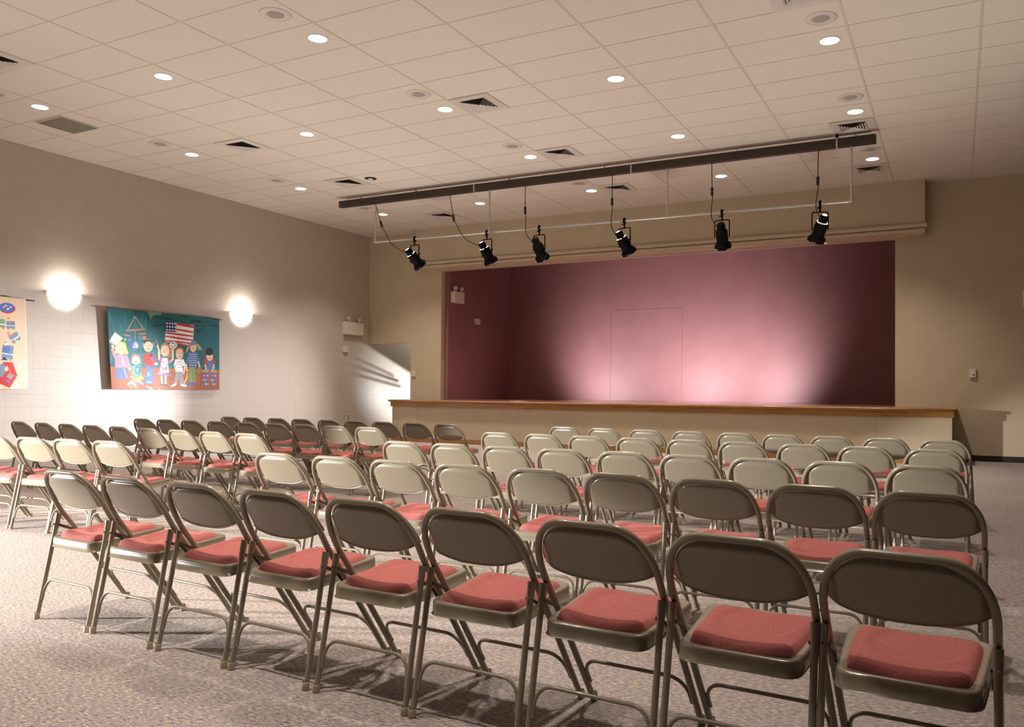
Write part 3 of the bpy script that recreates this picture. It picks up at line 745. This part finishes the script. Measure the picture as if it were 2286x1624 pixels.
for k in range(14): C.ell(rs.uniform(685,750), rs.uniform(1110,1220), 7, 7, rs.choice(['flagred','blue','yellow','green']))
for x in (690,728): C.line((x,1262),(x,1300),20,'skin'); C.line((x,1300),(x+4,1335),18,'white'); C.line((x-6,1340),(x+12,1352),12,'navy')
# boy in white shirt
C.ell(864,1005,46,32,'hairred'); C.ell(864,1038,38,54,'skin'); C.line((838,1030),(858,1034),5,'greyblue'); C.line((870,1034),(892,1032),5,'greyblue'); C.line((852,1068),(880,1062),6,'flagred')
C.poly([(822,1092),(905,1092),(930,1150),(900,1165),(898,1218),(830,1215),(828,1150),(804,1155)], 'white'); C.line((840,1120),(880,1120),6,'grey'); C.line((828,1140),(890,1148),5,'grey'); C.line((845,1172),(878,1176),5,'grey')
C.line((820,1165),(835,1222),18,'skin'); C.line((922,1165),(905,1225),22,'skin'); C.line((896,1160),(904,1210),8,'denim')
C.poly([(830,1218),(898,1220),(912,1342),(870,1342),(862,1260),(840,1345),(808,1342)], 'grey'); C.line((790,1358),(825,1342),20,'white'); C.line((885,1348),(930,1354),20,'white')
# child in striped jumper
C.poly([(925,1040),(945,965),(968,962),(952,1010)], 'tan'); C.poly([(1040,945),(1068,940),(1110,1000),(1070,998)], 'tan'); C.ell(1010,975,36,46,'skin'); C.poly([(945,966),(985,915),(1025,908),(1052,935),(1046,948),(980,958)], 'lilac'); C.poly([(985,925),(1010,912),(1020,945),(990,950)], 'green'); C.face(1010,972,32)
C.poly([(955,1022),(1055,1022),(1082,1105),(1058,1115),(1052,1172),(962,1165),(962,1130),(932,1130)], 'denim')
for k in range(6): C.line((968,1038+22*k),(1048,1042+22*k),4,'white')
C.line((935,1145),(945,1210),16,'skin'); C.line((1068,1118),(1082,1165),18,'skin'); C.ell(1078,1205,26,34,'hairbrown')
C.poly([(968,1168),(1042,1172),(1042,1318),(970,1318)], 'olive'); C.line((1008,1190),(1008,1315),8,'green'); C.ell(970,1338,24,16,'blue'); C.ell(1022,1336,20,14,'blue')
C.line((950,1260),(915,1330),10,'yellow'); C.line((950,1230),(942,1260),8,'yellow'); C.poly([(1042,1245),(1082,1250),(1080,1325),(1045,1322)], 'rust')
# drummer
C.ell(1190,1015,42,36,'black'); C.ell(1193,1062,38,45,'skin'); C.ell(1190,1030,42,24,'black'); C.line((1178,1082),(1205,1084),5,'flagred')
C.poly([(1150,1075),(1175,1110),(1235,1110),(1255,1160),(1280,1190),(1215,1200),(1150,1195)], 'denim'); C.line((1150,1085),(1142,1140),26,'flagred'); C.line((1235,1095),(1246,1140),26,'flagred'); C.ell(1193,1147,14,9,'hairred')
C.line((1142,1150),(1158,1205),16,'skin'); C.line((1245,1150),(1228,1200),16,'skin'); C.ell(1150,1207,38,14,'tan'); C.ell(1246,1212,40,14,'tan')
for cx_ in (1150,1240):
    C.poly([(cx_-36,1222),(cx_+38,1222),(cx_+24,1352),(cx_-18,1352)], 'blue')
    cc = ['flagred','yellow','green','orange','denim','mauve']
    for r_ in range(6):
        for k in range(4):
            x = cx_-26+20*k+(10 if r_ % 2 else 0); y = 1232+21*r_
            if abs(x-cx_-2) < 30-r_*1.5: C.poly([(x,y-12),(x+11,y),(x,y+12),(x-11,y)], cc[(r_*5+k*2+cx_) % 6])
def banner(name, label, y0t, y1t, y0b, y1b, zt_, zbt, canvas, endmat, rod):
    xs = XL+0.085
    o = thing(name, label, 'banner', (xs, (y0t+y1t)/2, zt_), 0, 'painted cloth banners on the left wall')
    ym = (y0t+y1t)/2
    def pos(u, v):
        y = (y0t+(y1t-y0t)*u)*(1-v)+(y0b+(y1b-y0b)*u)*v
        z = zt_+(zbt-zt_)*v
        x = 0.004+0.010*v*math.sin(9*u+1.3)+0.006*math.sin(23*u)*v+0.012*math.exp(-((u-0.16)/0.05)**2)*v-0.02*v
        if v < 0.03: x += 0.004
        return (x+0.013, y-ym, z-zt_+0.016*(1-v))
    canvas.build(pos, 'painted_cloth', o)
    MB().tube([(0,rod[0]-ym,0.0), (0,rod[1]-ym,0.0)], 0.011, 10).obj('hanging_rod', endmat, o)
    hk = MB()
    for yy in (y0t+0.25, y1t-0.25): hk.tube([(-0.085,yy-ym,0.03), (-0.02,yy-ym,0.03), (0.0,yy-ym,-0.012)], 0.004, 6)
    hk.obj('hook', M['galv'], o)
    return o
k_ = 12.845/12.93
zz = lambda z: EYE+(z-EYE)*k_
banner('mural_banner', 'teal painted banner of seven children and a striped flag', 8.943*k_, 11.311*k_, 9.062*k_, 11.372*k_, zz(2.489), zz(1.108), C,
       new_mat('orange_rod_paint', lin(206,72,40), 0.5), (8.85*k_, 11.40*k_))
# left banner: cloth with a train of people, only its right part is in the frame
D = Canvas([(-1700,270),(330,300),(372,1455),(-1700,1455)], 240, 190, 'cloth')
def wagon(x, y, w_, h_, c, ang=0.0):
    ca, sa = math.cos(ang), math.sin(ang)
    T_ = lambda p: (x+p[0]*ca-p[1]*sa, y+p[0]*sa+p[1]*ca)
    D.poly([T_((-w_/2,-h_/2)), T_((w_/2,-h_/2)), T_((w_/2,h_/2)), T_((-w_/2,h_/2))], c)
    D.line(T_((-w_/2,h_*0.15)), T_((w_/2,h_*0.15)), 10, 'white')
    for s in (-0.3, 0.3): D.ell(*T_((s*w_, h_/2+6)), 15, 15, 'hairbrown'); D.ell(*T_((s*w_, -h_/2-18)), 17, 18, 'skin'); D.ell(*T_((s*w_, -h_/2-30)), 17, 9, 'hairbrown' if s < 0 else 'yellow')
D.ell(98,436,104,66,'flagred'); D.ell(92,428,98,58,'blue')
for x, y in ((50,428),(110,440),(80,405),(140,420),(100,452)): D.ell(x,y,15,11,'yellow')
wagon(20,628,104,100,'palegreen'); wagon(142,640,112,92,'greyblue'); D.line((150,600),(172,640),8,'flagred')
wagon(190,795,130,100,'greyblue',-0.6); D.line((110,775),(180,775),14,'blush'); D.line((190,830),(250,770),14,'white')
wagon(105,985,140,170,'greyblue',0.1); D.ell(85,890,24,18,'white'); D.poly([(30,1010),(40,930),(100,900),(140,940),(120,1010)], 'denim'); D.line((30,1000),(110,1012),12,'white'); D.poly([(25,1090),(60,1045),(110,1090)], 'navy')
D.poly([(-20,1180),(60,1112),(165,1112),(230,1275),(130,1440),(-40,1360)], 'flagred'); D.poly([(-60,1200),(50,1130),(100,1190),(40,1300),(-60,1290)], 'greyblue'); D.poly([(90,1290),(130,1250),(190,1275),(140,1335)], 'grey')
D.poly([(60,1330),(100,1330),(140,1350),(120,1380)], 'denim'); D.line((100,1160),(150,1260),14,'blush'); D.ell(90,1200,22,30,'skin')
D.poly([(230,1160),(345,1085),(340,1125),(260,1180)], 'white'); D.ell(285,1210,34,16,'white'); D.ell(320,1320,30,22,'white'); D.poly([(170,1400),(260,1370),(230,1440),(150,1450)], 'white'); D.ell(340,1420,20,22,'white')
for xx, cc in ((-300,'palegreen'),(-600,'greyblue'),(-900,'blush'),(-1200,'denim')): wagon(xx, 700, 140, 110, cc); wagon(xx+120, 1180, 150, 120, cc, 0.2)
banner('painted_banner', 'cream painted banner of little wagons, cut by the left edge', 5.20, 7.583*k_, 5.15, 7.673*k_, zz(2.488), zz(1.095), D,
       new_mat('blue_rod_paint', lin(40,44,104), 0.5), (5.0, 7.735*k_))

# ------------------------------------------------------------------ camera
yaw, pitch, roll, F_, CYP, CXP = CAMP = (-0.4715, 0.0189, 0.0088, 1815.58, 838.69, 1212.29)
fw = Vector((math.sin(yaw)*math.cos(pitch), math.cos(yaw)*math.cos(pitch), math.sin(pitch)))
r0 = Vector((math.cos(yaw), -math.sin(yaw), 0)); u0 = r0.cross(fw)
r1 = r0*math.cos(roll)+u0*math.sin(roll); u1 = -r0*math.sin(roll)+u0*math.cos(roll)
cam = bpy.data.cameras.new('camera'); co = bpy.data.objects.new('camera', cam); COL.objects.link(co)
Rm = Matrix((r1, u1, -fw)).transposed().to_4x4()
co.matrix_world = Matrix.Translation((0,0,EYE)) @ Rm
cam.sensor_width = 36; cam.sensor_fit = 'HORIZONTAL'; cam.lens = F_/2286*36
cam.shift_x = -(CXP-1143)/2286; cam.shift_y = (CYP-812)/2286
cam.clip_start = 0.05; cam.clip_end = 100
scn.camera = co

# ------------------------------------------------------------------ lights
WARM = (1.0, 0.88, 0.76)
def lamp(kind, name, loc, energy, col, target=None, size=None, blend=0.3, radius=0.05):
    L = bpy.data.lights.new(name, kind); L.energy = energy; L.color = col
    if kind == 'SPOT': L.spot_size = size; L.spot_blend = blend; L.shadow_soft_size = radius
    elif kind == 'POINT': L.shadow_soft_size = radius
    elif kind == 'AREA': L.size = size; L.shape = 'DISK'
    o = bpy.data.objects.new(name, L); COL.objects.link(o); o.location = loc
    if target is not None:
        o.rotation_euler = (Vector(target)-Vector(loc)).to_track_quat('-Z', 'Y').to_euler()
    return o
for y in [1.70, 4.14]+LY:
    for i, x in enumerate(LX):
        if abs(y-11.445) < 0.01 and i == 1: continue
        e_ = 460 if y > 13 else 290 if y > 11 else 220 if y > 5 else 330 if y > 3 else (520 if x < -3 else 260)
        lamp('SPOT', 'downlight_beam', (x, y, CZ-0.02), e_, WARM, (x, y, 0), math.radians(108 if y > 13 else 84), 0.8, 0.09)
# sconces
for y in (8.21, 11.87):
    lamp('POINT', 'sconce_bulb', (XL+0.10, y, 2.69), 22, (1,0.93,0.82), radius=0.04)
# photographer's flash heads: one behind the left aisle, one by the stage corner
az, el = math.radians(45.5), math.radians(-18)
fp = Vector((-10.4, -0.9, 1.6))
def aim(az_, el_): a_, e2 = math.radians(az_), math.radians(el_); return fp+Vector((math.sin(a_)*math.cos(e2), math.cos(a_)*math.cos(e2), math.sin(e2)))
lamp('SPOT', 'flash_head', fp, 6400, (1,0.98,0.93), aim(45.5,-18), math.radians(42), 0.18, 0.10)
lamp('SPOT', 'flash_head', fp, 2300, (1,0.98,0.93), aim(48,-20), math.radians(47), 0.6, 0.10)
lamp('SPOT', 'flash_head', (-8.8, 14.2, 1.3), 5200, (0.95,0.96,1), (-12.93, 7.6, 0.7), math.radians(37), 1.0, 0.06)
lamp('SPOT', 'flash_head', (-8.8, 14.2, 1.3), 560, (0.95,0.96,1), (-12.93, 12.3, 0.7), math.radians(68), 1.0, 0.06)  # added wide fill over the lower wall, from the same head
lamp('POINT', 'passage_fill', (-12.1, 18.3, 2.5), 14, (1,0.97,0.9), radius=0.1)  # unseen fill added to brighten the upper passage wall
for x, y, e_ in ((-8.6,4.0,62),(-5.0,4.0,62),(-1.2,4.0,80),(-8.8,7.9,110),(-5.0,7.8,86),(-1.0,7.8,86),(-8.8,11.4,125),(-5.2,11.2,98),(-1.6,11.0,90),(1.9,9.0,95)):
    lamp('SPOT', 'ceiling_fill', (x, y, 1.7), e_, (1,0.93,0.84), (x, y, CZ), math.radians(152), 1.0, 0.25)  # added upward spots that brighten the ceiling, no fixture stands there
# passage light, with an unseen added plate and bars cutting its beam into streaks
LP = Vector((-11.35, 17.6, 0.90))
lamp('SPOT', 'passage_lamp', LP, 280, (0.97,0.98,1), (-12.93, 17.3, 1.2), math.radians(96), 0.7, 0.012)
BARS = [(15.2, 1.95, 16.9, 1.50, 0.006), (15.0, 1.78, 17.1, 1.36, 0.008), (15.1, 1.55, 17.2, 1.22, 0.007)]
hl = thing('light_shaper', 'added unseen stand with plate and bars cutting the passage light into streaks', 'lamp', (-11.35, 17.6, 0))
def P_(y, z, t_): return LP+(Vector((-12.93, y, z))-LP)*t_ - Vector((-11.35, 17.6, 0))
hd = MB()
A_, B_ = P_(14.7, 2.63, 0.2), P_(18.6, 1.22, 0.2)
U_ = Vector((0.02, 0, 0.30))
vs = [A_, B_, B_+U_, A_+U_]; T_ = Vector((0.004, 0, 0))
hd.add(vs+[v_+T_ for v_ in vs], [(0,1,2,3), (7,6,5,4), (0,4,5,1), (1,5,6,2), (2,6,7,3), (3,7,4,0)])
hd.obj('cutoff_plate', M['blackmetal'], hl)  # added plate, edge set to shade the wall along a slanting line
for ya, za, yb2, zb2, r_ in BARS:
    MB().tube([P_(ya, za, 0.2), P_(yb2, zb2, 0.2)], r_, 6).obj('streak_bar', M['blackmetal'], hl)  # added bars that throw the dark streaks on the passage wall
MB().tube([(0,0.10,0.0), (0,0.10,0.80)], 0.015, 8).lathe([(0.16,0),(0.16,0.02),(0.0,0.03)], 16, M=Matrix.Translation((0,0.10,0))).obj('stand', M['blackmetal'], hl)
MB().lathe([(0.0,-0.05),(0.05,-0.04),(0.06,0.0)], 14, M=Matrix.Translation((0.09,0.09,0.86)) @ Matrix.Rotation(-PI/2, 4, 'Y')).obj('reflector', M['blackmetal'], hl)
# unseen floods added low on the stage to light its back wall
for x, e_ in ((-8.2,330),(-5.5,330),(-3.6,400)):
    lamp('SPOT', 'stage_fill', (x, 17.25, 1.0), e_, (1,0.95,0.98), (-0.3*(x+6)+x, 18.95, 1.95), math.radians(122), 1.0, 0.12)
lamp('POINT', 'stage_red_fill', (-9.3, 16.9, 1.5), 9, (1,0.5,0.42), radius=0.2)  # added red fill tinting the left side wall of the stage

w = bpy.data.worlds.new('world'); scn.world = w; w.use_nodes = True
w.node_tree.nodes['Background'].inputs[0].default_value = (0.02,0.015,0.013,1); w.node_tree.nodes['Background'].inputs[1].default_value = 1
vs_ = scn.view_settings; vs_.view_transform = 'Standard'; vs_.look = 'None'; vs_.gamma = 1; vs_.use_curve_mapping = False
vs_.exposure = 0.0
